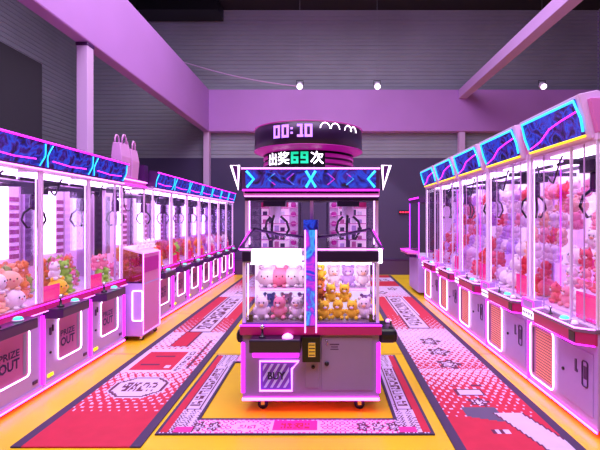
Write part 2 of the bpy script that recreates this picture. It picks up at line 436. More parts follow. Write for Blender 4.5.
# ring carpet round the centre machine
WR, LR = 2.14, 1.9; X0, Y0 = -1.30, 3.28
Kc = Carpet(WR, LR, .0125, .0145)
Kc.paint(0, WR, 0, LR, 'carpet_lilac')
for (a, b_) in ((.27, WR-.27),):
    for (v0, v1) in ((0, .24), (LR-.24, LR)):
        Kc.dots(a, b_, v0, v1, 'carpet_magenta', 'carpet_lilac', .3, .3, .04, .05)
for (u0, u1, ro) in ((0, .27, 0), (WR-.27, WR, 1)):
    Kc.dots(u0, u1, 0, .55, 'carpet_ink', 'carpet_lilac', .34, .2, .03, .045)
    Kc.dots(u0, u1, LR-.5, LR, 'carpet_ink', 'carpet_lilac', .2, .3, .03, .045)
    rr = (u0+.03, u0+.085) if not ro else (u1-.085, u1-.03)
    Kc.paint(rr[0], rr[1], .03, LR-.03, 'carpet_red')
    iu = (u0+.10, u0+.215) if not ro else (u1-.215, u1-.10)
    Kc.paint(iu[0]-.01, iu[1]+.01, .42, 1.5, 'carpet_lilac'); Kc.ring(iu[0]-.01, iu[1]+.01, .42, 1.5, .012, 'carpet_ink')
    Kc.word('PLAYGAME', iu[0]+.015, iu[1]-.015, .5, 1.42, 'carpet_ink', True)
for v0 in (.03,):
    Kc.paint(.86, 1.27, v0, .22, 'carpet_lilac'); Kc.paint(.885, 1.245, v0+.03, .22, 'carpet_magenta'); Kc.word('START', .95, 1.18, v0+.06, v0+.14, 'carpet_red')
    Kc.paint(.56, .80, .05, .19, lambda u, v: 'carpet_lilac' if ((u-.68)/.12)**2+((v-.12)/.07)**2 < 1 else None); Kc.word('GO', .61, .75, .085, .15, 'carpet_magenta')
    for uc in (.30, .42, 1.60, 1.72, 1.84): Kc.flower(uc, .12, .055, .085)
    Kc.paint(.12, .26, .03, .11, 'carpet_magenta'); Kc.paint(WR-.26, WR-.12, .03, .11, 'carpet_magenta')
Kc.ring(0, WR, 0, LR, .02, 'carpet_dark', .02)
Kc.ring(.245, WR-.245, .225, LR-.225, .03, 'carpet_dark', .03)
Kc.paint(.275, WR-.275, .255, LR-.255, lambda u, v: 'X')
for row in Kc.g:
    for i, c in enumerate(row):
        if c == 'X': row[i] = None
Kc.build('border_carpet', 'rectangular printed border carpet laid as a frame around the centre machine', lambda a, b_: (X0+WR*a, Y0+LR*b_), Y0)

# ------------------------------------------------------------------ plush toys
def plush_mb(col, s, kind):
    """a sitting toy, base at z=0, height about s; faces -y"""
    c = 'plush_'+col; mb = MB()
    if kind == 'round':
        mb.ball((0, 0, .46*s), .52*s, .48*s, .46*s, c, 14, 10)
        for q in (-1, 1): mb.ball((q*.5*s, -.12*s, .42*s), .09*s, .12*s, .12*s, c, 8, 6); mb.ball((q*.22*s, -.34*s, .07*s), .12*s, .16*s, .08*s, c, 8, 6)
        return mb
    mb.ball((0, 0, .30*s), .30*s, .27*s, .30*s, c, 12, 8)
    mb.ball((0, -.03*s, .70*s), .29*s, .26*s, .27*s, c, 12, 8)
    for q in (-1, 1):
        mb.ball((q*.24*s, -.20*s, .10*s), .11*s, .17*s, .10*s, c, 8, 6)
        mb.ball((q*.30*s, -.10*s, .40*s), .09*s, .11*s, .14*s, c, 8, 6)
    return mb
def plush(col, s, label, group, kind='bear', detail=True, name='plush_toy'):
    o = tag(plush_mb(col, s, kind).build(name), label, 'plush toy', group)
    c = 'plush_'+col
    if kind == 'round':
        for q in (-1, 1):
            MB().ball((q*.3*s, 0, .92*s), .14*s, .08*s, .13*s, c, 8, 6).build('ear', o)
            if detail: MB().ball((q*.15*s, -.455*s, .55*s), .035*s, .03*s, .045*s, 'black', 8, 6).build('eye', o)
        if detail: MB().ball((0, -.475*s, .46*s), .05*s, .03*s, .035*s, 'plush_rose', 8, 6).build('snout', o)
        return o
    for q in (-1, 1):
        e = MB()
        if kind == 'bunny': e.ball((q*.12*s, 0, 1.05*s), .07*s, .05*s, .22*s, c, 8, 6)
        elif kind == 'cat': e.add([(q*.06*s, -.03*s, .9*s), (q*.26*s, -.03*s, .82*s), (q*.22*s, 0, 1.08*s), (q*.15*s, .08*s, .85*s)], [(0, 1, 2), (1, 3, 2), (3, 0, 2), (0, 3, 1)], c, True)
        else: e.ball((q*.21*s, -.02*s, .93*s), .10*s, .06*s, .10*s, c, 8, 6)
        e.build('ear', o)
        if detail:
            MB().ball((q*.10*s, -.275*s, .74*s), .03*s, .025*s, .035*s, 'black', 8, 6).build('eye', o)
    if detail:
        MB().ball((0, -.26*s, .63*s), .10*s, .06*s, .07*s, 'plush_white' if col != 'white' else 'plush_peach', 8, 6).build('snout', o)
    return o
protos = {}
def place_plush(col, s, label, group, loc, rz, kind='bear', detail=True):
    key = (col, round(s, 3), kind, detail)
    if key not in protos:
        o = plush(col, s, label, group, kind, detail); protos[key] = o
        o.location = loc; o.rotation_euler = (0, 0, rz); return o
    return dup(protos[key], loc, rz, label, group)

# ------------------------------------------------------------------ claw mechanism
def claw(par, x, y, ztop, zclaw, s=1.0, matn='dark_purple', pm='black'):
    mb = MB(); mb.box(x-.09*s, x+.09*s, y-.08*s, y+.08*s, ztop-.10, ztop, 'dark'); g = mb.build('carriage', par)
    # coiled cable
    pts = []; n_ = 60
    L = ztop-.1-zclaw-.16*s
    for i in range(n_+1):
        t = i/n_; a = t*2*PI*9; pts.append((x+.018*math.cos(a), y+.018*math.sin(a), ztop-.1-t*L))
    MB().tube(pts, .006, 'black', 4).build('coiled_cable', par)
    MB().lathe([(.03*s, -.16*s+.16*s), (.05*s, .02*s), (.05*s, .13*s), (.03*s, .16*s)], matn, 12, Matrix.Translation((x, y, zclaw))).build('claw_head', par)
    for k in range(3):
        a = k*2*PI/3+.4; p = []
        for r_, z in ((.03, .03), (.10, -.03), (.12, -.10), (.07, -.18), (.045, -.17)):
            p.append((x+r_*s*math.cos(a), y+r_*s*math.sin(a), zclaw+z*s))
        MB().tube(p, .011*s, pm, 5).build('claw_prong', par)
def joystick(par, x, y, z, s=1.0):
    MB().lathe([(.035*s, 0), (.03*s, .012*s), (.012*s, .02*s), (.009*s, .07*s), (.009*s, .08*s)], 'black', 12, Matrix.Translation((x, y, z))).ball((x, y, z+.095*s), .024*s, .024*s, .024*s, 'chrome', 12, 8).build('joystick', par)
def button(par, x, y, z, m_='lamp_green', r_=.035):
    MB().lathe([(r_*1.25, 0), (r_*1.25, .01), (r_, .012)], 'white_plastic', 16, Matrix.Translation((x, y, z))).lathe([(r_, .01), (r_, .025), (r_*.6, .033)], m_, 16, Matrix.Translation((x, y, z))).build('button', par)
def caster(par, x, y, z=.1):
    T = Matrix.Translation((x, y, z*.36)) @ Matrix.Rotation(PI/2, 4, 'X')
    MB().lathe([(z*.36, -.012), (z*.36, .012)], 'rubber', 12, T).box(x-.016, x+.016, y-.02, y-.015, z*.3, z, 'chrome').box(x-.016, x+.016, y+.015, y+.02, z*.3, z, 'chrome').box(x-.02, x+.02, y-.022, y+.022, z*.8, z, 'chrome').build('caster', par)
def skew(y0, z0, y1, z1):
    """maps local (x, z in 0..1) onto a leaning face"""
    return lambda p: (p[0], y0+(y1-y0)*p[2]+p[1], z0+(z1-z0)*p[2])

# ------------------------------------------------------------------ right row machine (pitch 1.11)
def make_right(label, rowgroup):
    t = thing('claw_machine', label, 'claw machine', (0, 0, 0), 0, rowgroup)
    hw = .54; D = .85
    b_ = MB(); b_.box(-hw, hw, 0, D, .06, .80, 'cabinet')
    b_.box(-hw+.03, hw-.03, .06, D-.06, .02, .06, 'dark')
    b_.build('cabinet', t, .008)
    # display window
    w_ = MB(); x0, x1, z0, z1 = -.49, -.06, .12, .64
    w_.box(x0+.012, x1-.012, -.008, 0, z0+.012, z1-.012, 'panel_pink')
    w_.box(x0+.11, x1-.04, -.011, -.008, z0+.04, z1-.04, 'grill_orange')
    for i in range(17): w_.box(x0+.11, x1-.04, -.013, -.011, z0+.05+i*.026, z0+.056+i*.026, 'grill_line')
    w_.box(x0+.04, x0+.07, -.011, -.008, z0+.04, z1-.04, 'dark_purple')
    p_ = w_.build('display_window', t)
    MB().tube(rrect(x0, x1, z0, z1, .05, -.014), .007, 'neon_white', 6, True).build('neon_frame', p_)
    # service door with lock and handle
    d_ = MB(); d_.box(.03, .49, -.006, 0, .14, .62, 'cabinet'); dd = d_.build('service_door', t, .003)
    MB().lathe([(.014, 0), (.014, .012)], 'black', 10, Matrix.Translation((.09, -.006, .38)) @ Matrix.Rotation(PI/2, 4, 'X')).build('lock', dd)
    MB().box(.26, .28, -.012, -.006, .42, .52, 'dark_purple').box(.265, .295, -.012, -.006, .42, .44, 'dark_purple').build('coin_slot', dd)
    MB().tube(rrect(.36, .43, .34, .54, .02, -.010), .006, 'dark_purple', 5, True).box(.375, .415, -.009, -.006, .40, .5, 'dark_purple').build('handle', dd)
    # control deck
    k = MB(); pl = [(-.27, 0), (-.20, -.12), (.46, -.12), (.54, -.02), (.54, 0)]
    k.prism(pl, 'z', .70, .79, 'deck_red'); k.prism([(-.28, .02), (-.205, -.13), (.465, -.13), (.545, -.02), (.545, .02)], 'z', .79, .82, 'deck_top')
    k.box(.37, .455, -.125, -.12, .705, .785, 'dark')
    dk = k.build('control_deck', t, .004)
    edge = [(-.27, 0), (-.205, -.132), (.465, -.132), (.54, -.02)]
    MB().tube([(x, y, .822) for x, y in edge], .007, 'neon_pink', 6).tube([(x, y, .697) for x, y in edge], .006, 'neon_mag', 6).build('neon_trim', dk)
    joystick(dk, -.02, -.06, .82, .6); button(dk, .2, -.06, .82)
    button(dk, .36, -.07, .82, 'neon_pink', .022)
    # price light box
    s_ = MB(); s_.box(-.53, -.29, -.075, 0, .67, .88, 'cabinet'); s_.box(-.52, -.30, -.079, -.075, .70, .775, 'panel_light')
    for i in range(6):
        s_.box(-.505+i*.034, -.485+i*.034, -.082, -.079, .722 if i % 2 else .73, .755, 'ink')
    pb = s_.build('price_box', t, .004)
    MB().tube(rrect(-.528, -.292, .785, .872, .015, -.079), .005, 'neon_mag', 5, True).build('neon_trim', pb)
    # neon edges
    MB().box(-hw, hw, -.012, -.001, .045, .058, 'neon_base').build('base_neon', t)
    MB().box(-hw-.012, -hw+.012, -.014, .01, .07, .66, 'neon_mag').build('edge_neon', t)
    # glass cabin
    zc0, zc1 = .82, 2.25
    MB().box(-hw, hw, 0, D, .80, .83, 'white_plastic').box(-.5, .5, .06, .8, .83, .845, 'pink_plastic').build('cabin_floor', t)
    for x in (-hw+.012, hw-.03, .16):
        MB().box(x, x+.018, 0.004, .024, .83, zc1, 'white_plastic').build('post', t)
    for x in (-hw+.03, hw-.04):
        MB().box(x, x+.008, .03, .038, .85, zc1-.02, 'lamp_pink').build('light_tube', t)
    for x in (-.30, .33): MB().box(x, x+.010, .018, .026, .83, zc1, 'column_paint').build('glazing_bar', t)
    MB().box(-hw+.014, -hw+.022, .30, .308, .85, zc1-.02, 'neon_violet').build('light_tube', t)
    for x in (-hw+.012, hw-.03):
        MB().box(x, x+.018, D-.03, D, .83, zc1, 'pink_plastic').build('post', t)
    MB().box(-hw+.03, .16, .010, .016, .83, zc1, 'glass').build('glass_pane', t)
    MB().box(.178, hw-.03, .010, .016, .83, zc1, 'glass').build('glass_pane', t)
    for x in (-hw+.012, hw-.018): MB().box(x, x+.006, .03, D-.03, .83, zc1, 'glass').build('side_glass', t)
    MB().box(-hw+.02, hw-.02, D-.02, D, .83, zc1, 'back_lit').box(-.4, .4, D-.03, D-.02, 1.95, 2.2, 'back_lit_white').box(-.36, -.16, D-.03, D-.02, 1.1, 1.95, 'back_lit_white').box(.16, .36, D-.03, D-.02, 1.1, 1.95, 'back_lit_white').build('back_panel', t)
    tp = MB(); tp.box(-hw, hw, 0, D, zc1, zc1+.05, 'pink_plastic').box(-.42, .42, .15, .75, zc1-.012, zc1, 'lamp_white'); tp.build('cabin_top', t)
    MB().box(-.5, .5, .25, .28, zc1-.08, zc1-.05, 'dark').box(-.5, .5, .60, .63, zc1-.08, zc1-.05, 'dark').box(-.02, .01, .05, .8, zc1-.12, zc1-.08, 'dark').build('gantry', t)
    claw(t, .10, .28, zc1-.1, 1.88, 1.2)
    # chute
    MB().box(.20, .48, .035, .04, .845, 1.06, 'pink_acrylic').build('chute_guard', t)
    # loose wires in the cabin
    p = [(-.5+.05*i, .06, zc1-.08-.16*math.sin(PI*i/9)-.05*math.sin(i*1.3)) for i in range(10)]
    MB().tube(p, .009, 'dark', 5).build('wire', t)
    # marquee leaning over the aisle: local face from (y .0, z 2.30) to (y -.10, z 2.62)
    q = MB(); prof = [(.02, 2.28), (-.02, 2.26), (-.12, 2.60), (.02, 2.63), (.14, 2.60), (.32, 2.28)]
    q.prism(prof, 'x', -.50, .50, 'pink_plastic'); q.prism([(0, 2.3), (-.06, 2.56), (.1, 2.56), (.2, 2.3)], 'x', -.545, -.50, 'panel_pink'); q.prism([(0, 2.3), (-.06, 2.56), (.1, 2.56), (.2, 2.3)], 'x', .50, .545, 'panel_pink')
    mq = q.build('marquee', t, .006)
    n0 = Vector((-.02, 2.26)); n1 = Vector((-.12, 2.60)); dirv = n1-n0; nrm = Vector((-dirv.y, dirv.x)).normalized()
    def on(x, f, o=.004):
        pnt = n0+dirv*f+nrm*o; return (x, pnt.x, pnt.y)
    sc = MB(); sc.add([on(-.45, .13), on(.45, .13), on(.45, .93), on(-.45, .93)], [(0, 1, 2, 3)], 'screen_blue').build('screen', mq)
    MB().tube([on(-.44, .2, .012), on(-.46, .5, .012), on(-.44, .9, .012), on(.43, .9, .012), on(.46, .5, .012), on(.44, .2, .012)], .010, 'neon_cyan', 6).build('neon_border', mq)
    MB().tube([on(-.40, .2, .012), on(-.2, .3, .012), on(0, .52, .012), on(.2, .6, .012), on(.42, .66, .012)], .006, 'neon_mag', 6).build('neon_line', mq)
    MB().tube([on(-.44, .1, .012), on(.45, .1, .012)], .010, 'neon_yellow', 6).build('neon_bar', mq)
    return t
ORD = ['nearest', 'second nearest', 'third nearest', 'fourth nearest', 'fifth and farthest']
rd = ['white and red plush visible through its glass', 'pile of pink and red plush', 'pale lilac plush', 'red plush', 'mixed plush']
PR = 1.11; XR = 2.04
proto = None
for i in range(5):
    yc = 3.2+PR*i+PR/2
    lab = f'blue-screened claw machine full of plush, {ORD[i]} in the right row'
    if i == 0: proto = make_right(lab, 'claw machines of the right row'); proto.location = (XR, yc, 0); proto.rotation_euler = (0, 0, -PI/2)
    else: dup(proto, (XR, yc, 0), -PI/2, lab)
pal = [['pink', 'peach', 'white', 'white', 'pink', 'rose', 'white'], ['pink', 'red', 'peach', 'white', 'white'], ['lilac', 'white', 'pink', 'white', 'red'],
       ['white', 'pink', 'lilac', 'white', 'red'], ['lilac', 'red', 'pink', 'white']]
for i in range(5):
    yc = 3.2+PR*i+PR/2; rr = random.Random(20+i)
    for k in range(7):
        nx = 5 if k % 2 == 0 else 4
        for j in range(nx):
            x = (j-(nx-1)/2)*.196+rr.uniform(-.012, .012); y = .19+.10*k
            if k == 0 and x > .12: y = .28
            y = min(y, .675)
            col = rr.choice(['red', 'rose', 'red', 'white']) if (k < 2 and i in (1, 2)) else rr.choice(pal[i])
            kind = rr.choice(['bear', 'cat', 'round']); s_ = .195
            lean = rr.uniform(-.9, .9)
            po = place_plush(col, s_, f'{col} plush {kind if kind != "round" else "ball toy"} piled in the {ORD[i]} right-hand machine',
                        f'{col} plush {kind if kind != "round" else "ball toy"}s in {ORD[i]} right machine',
                        (XR+y, yc-x, .847+.172*k), -PI/2+lean, kind, i == 0)
            if k > 0: po.rotation_euler = (rr.uniform(-.25, .25), rr.uniform(-.25, .25), -PI/2+lean)

# ------------------------------------------------------------------ left row machine (pitch .82)
def make_left(label, rowgroup, lettered):
    t = thing('claw_machine', label, 'claw machine', (0, 0, 0), 0, rowgroup)
    hw = .405; D = .8; Z1 = 2.10
    b_ = MB(); b_.box(-hw, hw, 0, D, .06, .78, 'cabinet').box(-hw, hw, -.012, 0, .06, .10, 'cabinet'); b_.build('cabinet', t, .008)
    for x in (-hw+.07, hw-.07): caster(t, x, .06, .06); caster(t, x, D-.1, .06)
    w_ = MB(); x0, x1, z0, z1 = -.19, .22, .25, .67
    w_.box(x0+.01, x1-.01, -.008, 0, z0+.01, z1-.01, 'panel_mauve')
    w_.box(x1-.075, x1-.04, -.011, -.008, z0+.03, z1-.03, 'cabinet_grey')
    w_.text('PRIZE', -.02, .50, .06, -.011, 'ink', .24, .02); w_.text('OUT', -.02, .41, .09, -.011, 'ink', .24, .03)
    p_ = w_.build('prize_window', t)
    MB().tube(rrect(x0, x1, z0, z1, .04, -.014), .007, 'neon_white', 6, True).build('neon_frame', p_)
    MB().box(-.30, -.28, -.012, 0, .53, .60, 'dark_purple').box(-.26, -.245, -.012, 0, .56, .62, 'dark_purple').build('coin_slot', t)
    MB().lathe([(.012, 0), (.012, .012)], 'black', 10, Matrix.Translation((-.29, 0, .36)) @ Matrix.Rotation(PI/2, 4, 'X')).build('lock', t)
    MB().box(.28, .34, -.010, 0, .14, .17, 'dark_purple').box(-.33, -.25, -.010, 0, .13, .16, 'neon_yellow').build('sticker', t)
    # controls
    k = MB(); k.prism([(-.40, 0), (-.40, -.14), (-.36, -.17), (.10, -.17), (.14, -.13), (.14, 0)], 'z', .71, .79, 'dark_purple')
    k.prism([(-.40, 0), (-.40, -.14), (-.36, -.17), (.10, -.17), (.14, -.13), (.14, 0)], 'z', .79, .80, 'dark'); dk = k.build('control_box', t, .005)
    joystick(dk, -.27, -.09, .80); button(dk, -.03, -.09, .80)
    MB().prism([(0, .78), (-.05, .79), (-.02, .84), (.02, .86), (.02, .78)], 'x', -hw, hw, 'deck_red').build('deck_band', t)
    MB().tube([(-hw, -.022, .845), (hw, -.022, .845)], .006, 'neon_mag', 6).tube([(-hw, -.052, .786), (hw, -.052, .786)], .005, 'neon_pink', 6).build('deck_neon', t)
    MB().box(-hw, hw, -.02, -.012, .045, .058, 'neon_base').build('base_neon', t)
    MB().box(-hw-.004, -hw+.012, -.02, 0, .10, .74, 'neon_mag').build('edge_neon', t)
    MB().box(hw-.012, hw+.004, -.02, 0, .10, .74, 'neon_mag').build('edge_neon', t)
    # cabin
    MB().box(-hw, hw, .02, D, .78, .84, 'white_plastic').build('cabin_floor', t)
    for x in (-hw+.005, hw-.023):
        MB().box(x, x+.018, .004, .022, .86, Z1, 'pink_plastic').build('post', t)
        MB().box(x, x+.018, D-.03, D, .84, Z1, 'pink_plastic').build('post', t)
    for x in (-hw+.028, hw-.036): MB().box(x, x+.008, .028, .036, .86, Z1-.02, 'lamp_pink').build('light_tube', t)
    MB().box(-hw+.023, hw-.023, .010, .016, .86, Z1, 'glass').build('glass_pane', t)
    for x in (-hw+.008, hw-.014): MB().box(x, x+.006, .03, D-.03, .84, Z1, 'glass').build('side_glass', t)
    q = MB(); q.box(-hw+.02, hw-.02, D-.02, D, .84, Z1, 'back_lit')
    q.box(-.02, .20, D-.035, D-.02, 1.22, 2.0, 'lamp_white')
    q.box(-.34, -.22, D-.035, D-.02, 1.1, 2.0, 'cabinet_grey')
    for i in range(9): q.box(.23, .37, D-.03, D-.02, 1.12+.09*i, 1.17+.09*i, 'panel_mauve')
    q.build('back_panel', t)
    MB().box(-hw, hw, 0, D, Z1, Z1+.05, 'pink_plastic').box(-.3, .3, .15, .7, Z1-.012, Z1, 'lamp_white').build('cabin_top', t)
    MB().box(-.38, .38, .22, .25, Z1-.08, Z1-.05, 'dark').box(-.38, .38, .58, .61, Z1-.08, Z1-.05, 'dark').box(-.08, -.05, .05, .75, Z1-.12, Z1-.08, 'dark').build('gantry', t)
    claw(t, -.06, .3, Z1-.1, 1.74, 1.0)
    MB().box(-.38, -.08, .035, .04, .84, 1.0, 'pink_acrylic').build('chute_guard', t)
    p = [(-.36+.04*i, .06, Z1-.07-.12*math.sin(PI*i/9)-.04*math.sin(i*1.3)) for i in range(10)]
    MB().tube(p, .009, 'dark', 5).build('wire', t)
    # marquee
    q = MB(); prof = [(.03, 2.12), (0, 2.11), (-.07, 2.38), (.05, 2.40), (.20, 2.15)]
    q.prism(prof, 'x', -hw, hw, 'dark_purple'); mq = q.build('marquee', t)
    n0 = Vector((0, 2.11)); n1 = Vector((-.07, 2.38)); dv = n1-n0; nr = Vector((-dv.y, dv.x)).normalized()
    def on(x, f, o=.004):
        pnt = n0+dv*f+nr*o; return (x, pnt.x, pnt.y)
    MB().add([on(-.39, .12), on(.39, .12), on(.39, .9), on(-.39, .9)], [(0, 1, 2, 3)], 'screen_blue').build('screen', mq)
    MB().tube([on(-hw, .95, .008), on(hw, .95, .008)], .009, 'neon_mag', 6).tube([on(-hw, .03, .008), on(hw, .03, .008)], .009, 'neon_pink', 6).build('neon_border', mq)
    MB().tube([on(-.30, .36, .01), on(0, .30, .01), on(.28, .34, .01)], .006, 'neon_mag', 5).build('neon_line', mq)
    for q_ in (-1, 1):
        MB().tube([on(q_*.355, .88, .01), on(q_*.385, .6, .01), on(q_*.392, .5, .01), on(q_*.385, .4, .01), on(q_*.350, .14, .01)], .006, 'neon_cyan', 5).build('neon_bracket', mq)
    return t
PL = .82; XL = -2.66
near_c = [3.22+PL/2+PL*i for i in range(3)]; far_c = [6.66+.83/2+.835*i for i in range(7)]
labs = ['claw machine cut by the left edge of the photo, nearest in the left row', 'claw machine second in the left row, between the nearest one and the third',
        'claw machine third in the left row, last before the sloped prize counter']
protoL = None
for i, yc in enumerate(near_c):
    if i == 0: protoL = make_left(labs[0], 'claw machines of the left row', True); protoL.location = (XL, yc, 0); protoL.rotation_euler = (0, 0, PI/2)
    else: dup(protoL, (XL, yc, 0), PI/2, labs[i])
FO = ['first', 'second', 'third', 'fourth', 'fifth', 'sixth', 'seventh and farthest']
for i, yc in enumerate(far_c):
    dup(protoL, (XL, yc, 0), PI/2, f'narrow claw machine, {FO[i]} beyond the sloped prize counter in the left row')
def pileL(yc, seed, cols, s, where, detail, layers=2):
    rr = random.Random(seed)
    for k in range(layers):
        for rw in range(2):
            nx = max(3, int(.76/s))
            for j in range(nx):
                x = -.352+s/2+(.704-s)*j/(nx-1); y = .40+rw*s*1.05+(.06*k)
                if rw == 0 and k == 0 and x > -.02: y = .16; 
                if rw == 0 and k == 1 and x > -.02: y = .20
                y = min(y, .74-s*.4)
                if k == 1 and rw == 1: y = .70-s*.3
                col = rr.choice(cols); kind = rr.choice(['bear', 'cat', 'round'])
                place_plush(col, s, f'{col} plush {kind.replace("round", "ball toy")} piled in {where}', f'{col} plush {kind.replace("round", "ball toy")}s, {where}', (XL-y, yc+x, .842+k*s*.88), PI/2+rr.uniform(-.7, .7), kind, detail)
for i, yc in enumerate(near_c):
    pileL(yc, 40+i, [['orange', 'peach', 'white', 'orange'], ['green', 'orange', 'yellow', 'white'], ['orange', 'pink', 'green']][i], .19,
          ['the nearest left machine', 'the second left machine', 'the left machine before the prize counter'][i], True)
for i, yc in enumerate(far_c):
    pileL(yc, 60+i, [['orange', 'red', 'yellow'], ['orange', 'red', 'green'], ['red', 'orange', 'pink'], ['pink', 'orange'], ['pink', 'white'], ['pink', 'lilac'], ['white', 'pink']][i], .19,
          f'the {FO[i]} left machine beyond the prize counter', False)

# ------------------------------------------------------------------ fourth machine (open pink top, bags on it)
t4 = thing('claw_machine', 'claw machine without a screen above it, behind the sloped prize counter', 'claw machine', (XL-.12, 6.17, 0), PI/2)
MB().box(-.47, .47, 0, .8, .06, .80, 'cabinet').build('cabinet', t4, .008)
MB().box(-.47, .47, 0, .8, .80, .84, 'white_plastic').build('cabin_floor', t4)
for x in (-.47, .45):
    MB().box(x, x+.02, 0, .02, .84, 2.12, 'pink_plastic').build('post', t4)
    MB().box(x, x+.02, .78, .8, .84, 2.12, 'pink_plastic').build('post', t4)
MB().box(-.45, .45, .008, .014, .84, 2.12, 'glass').build('glass_pane', t4)
MB().box(-.45, .45, .78, .8, .84, 2.12, 'back_lit').box(-.16, .10, .765, .78, 1.2, 2.05, 'back_lit_white').build('back_panel', t4)
MB().box(-.47, .47, -.02, .8, 2.12, 2.22, 'panel_pink').box(-.35, .35, .15, .7, 2.108, 2.12, 'lamp_white').build('cabin_top', t4, .006)
MB().tube([(-.47, -.03, 2.2), (.47, -.03, 2.2)], .01, 'neon_pink', 6).tube([(-.47, -.03, 2.13), (.47, -.03, 2.13)], .01, 'neon_mag', 6).build('neon_strip', t4)
MB().box(.33, .47, -.05, .35, 2.22, 2.46, 'dark_purple').build('side_housing', t4)
claw(t4, .05, .25, 2.12, 1.75, 1.1)
for q, lab in ((-.16, 'a'), (.16, 'b')):
    p = [(q+.13*math.sin(a*PI/8), .12, 1.92+.16*math.cos(a*PI/8)) for a in range(17)]
    MB().tube(p, .007, 'dark', 4).build('cable_loop', t4)
for j in range(4):
    place_plush(['orange', 'pink', 'white', 'orange'][j], .19, ['orange', 'pink', 'white', 'orange'][j]+' plush bear in the machine behind the prize counter', 'plush bears behind the prize counter' if 0 else ['orange', 'pink', 'white', 'orange'][j]+' plush bears behind the prize counter',
                (XL-.35, 5.85+.21*j, .842), PI/2, 'bear', False)
# two bags on top
for j, (yy_, h_) in enumerate(((5.93, .46), (6.22, .42))):
    b_ = thing('gift_bag', ['pink gift bag nearer the camera on top of the machine without a screen', 'pink gift bag farther back on top of the machine without a screen'][j], 'bag', (XL-.16, yy_, 2.225), PI/2+.1*j, 'pink gift bags')
    m_ = MB(); w2 = .13
    vs = [(-w2, -.07, 0), (w2, -.07, 0), (w2, .07, 0), (-w2, .07, 0), (-w2*1.08, -.08, h_*.6), (w2*1.05, -.09, h_*.6), (w2*1.06, .06, h_*.6), (-w2, .07, h_*.6),
          (-w2*.92, -.05, h_), (w2*.96, -.06, h_*1.02), (w2, .05, h_*.97), (-w2*.95, .05, h_)]
    m_.add(vs, [(3, 2, 1, 0)]+[(a+k*4, (a+1) % 4+k*4, (a+1) % 4+4+k*4, a+4+k*4) for k in (0, 1) for a in range(4)]+[(8, 9, 10, 11)], 'bag_pink')
    m_.build('bag_body', b_, .01)
    for q in (-.05, .05):
        MB().tube([(-.06, q, h_*.97), (-.055, q, h_+.07), (-.02, q, h_+.12), (.02, q, h_+.12), (.055, q, h_+.07), (.06, q, h_*.97)], .012, 'bag_pink', 6).build('handle', b_)
# ------------------------------------------------------------------ sloped prize counter
kx0, kx1, ky0, ky1 = -2.75, -2.45, 5.78, 6.36
k = thing('prize_counter', 'sloped pink prize counter standing out from the left row on casters', 'counter', (kx1, (ky0+ky1)/2, 0), 0)
hy = (ky1-ky0)/2; wx = kx0-kx1
prof = [(wx, .07), (0, .07), (0, .78), (wx, .78)]
MB().prism(prof, 'y', -hy, hy, 'cabinet').box(.001, .004, -hy+.02, hy-.02, .1, .76, 'panel_pink').build('body', k, .006)
up = MB(); up.prism([(wx, .78), (0, .78), (0, 1.17), (wx, 1.25)], 'y', -hy, -hy+.01, 'smoked'); up.build('side_window', k); MB().prism([(wx, .78), (0, .78), (0, 1.17), (wx, 1.25)], 'y', hy-.01, hy, 'smoked').build('side_window', k)
MB().prism([(wx+.02, .8), (-.02, .8), (-.02, .95), (wx+.02, .95)], 'y', -hy+.03, hy-.03, 'plush_orange').build('prize_box', k)
MB().prism([(wx, 1.25), (0, 1.17), (0, 1.19), (wx, 1.27)], 'y', -hy, hy, 'pink_plastic').build('lid', k)
MB().box(-.008, .0, -hy, hy, .78, 1.17, 'panel_pink').box(.0, .006, -hy+.05, hy-.05, .92, 1.12, 'lit_pink').build('front_panel', k)
MB().tube([(.008, -hy, .10), (.008, -hy, 1.18), (.008, hy, 1.18), (.008, hy, .10)], .007, 'neon_pink', 6, True).build('neon_outline', k)
MB().tube([(x, y, z) for x, y, z in [(p[0]*.9-.19+.10, -hy-.012, p[2]) for p in rrect(-.05, .10, .28, .68, .02, 0)]], .007, 'neon_white', 6, True).build('neon_frame', k)
for y in (-hy+.06, hy-.06): caster(k, -.04, y, .07); caster(k, wx+.04, y, .07)
for j in range(4):
    place_plush('white', .13, 'white plush bear sitting on the lid of the sloped prize counter', 'white plush bears on the prize counter', (-2.54, 5.87+.15*j, 1.232), PI/2+.3*math.sin(j*2), 'bear', False)

# ------------------------------------------------------------------ end machine, right row
t5 = thing('prize_machine', 'low purple lit prize machine at the far end of the right row', 'arcade machine', (2.0, 9.7, 0), -PI/2)
MB().box(-.5, .5, .0, .8, .06, .80, 'cabinet').build('cabinet', t5, .008)
MB().prism([(-.45, 0), (-.40, -.22), (.42, -.22), (.48, 0)], 'z', .88, .93, 'panel_pink').prism([(-.3, 0), (-.3, -.15), (.3, -.15), (.3, 0)], 'z', .8, .88, 'dark_purple').build('control_deck', t5)
MB().tube([(-.45, -.01, .94), (-.40, -.225, .94), (.42, -.225, .94), (.48, -.01, .94)], .01, 'neon_mag', 6).build('neon_trim', t5)
MB().box(-.48, .48, .78, .8, .8, 2.0, 'back_lit').build('back_panel', t5)
for x in (-.5, .48): MB().box(x, x+.02, 0, .02, .8, 2.0, 'neon_violet').build('light_tube', t5)
MB().box(-.5, .5, 0, .8, 2.0, 2.12, 'dark_purple').box(-.5, .5, -.01, 0, 2.08, 2.11, 'neon_mag').build('cabin_top', t5)
MB().box(-.48, .48, .005, .01, .8, 2.0, 'glass').build('glass_pane', t5)
MB().box(-.48, .48, .02, .78, .80, .84, 'white_plastic').build('cabin_floor', t5)

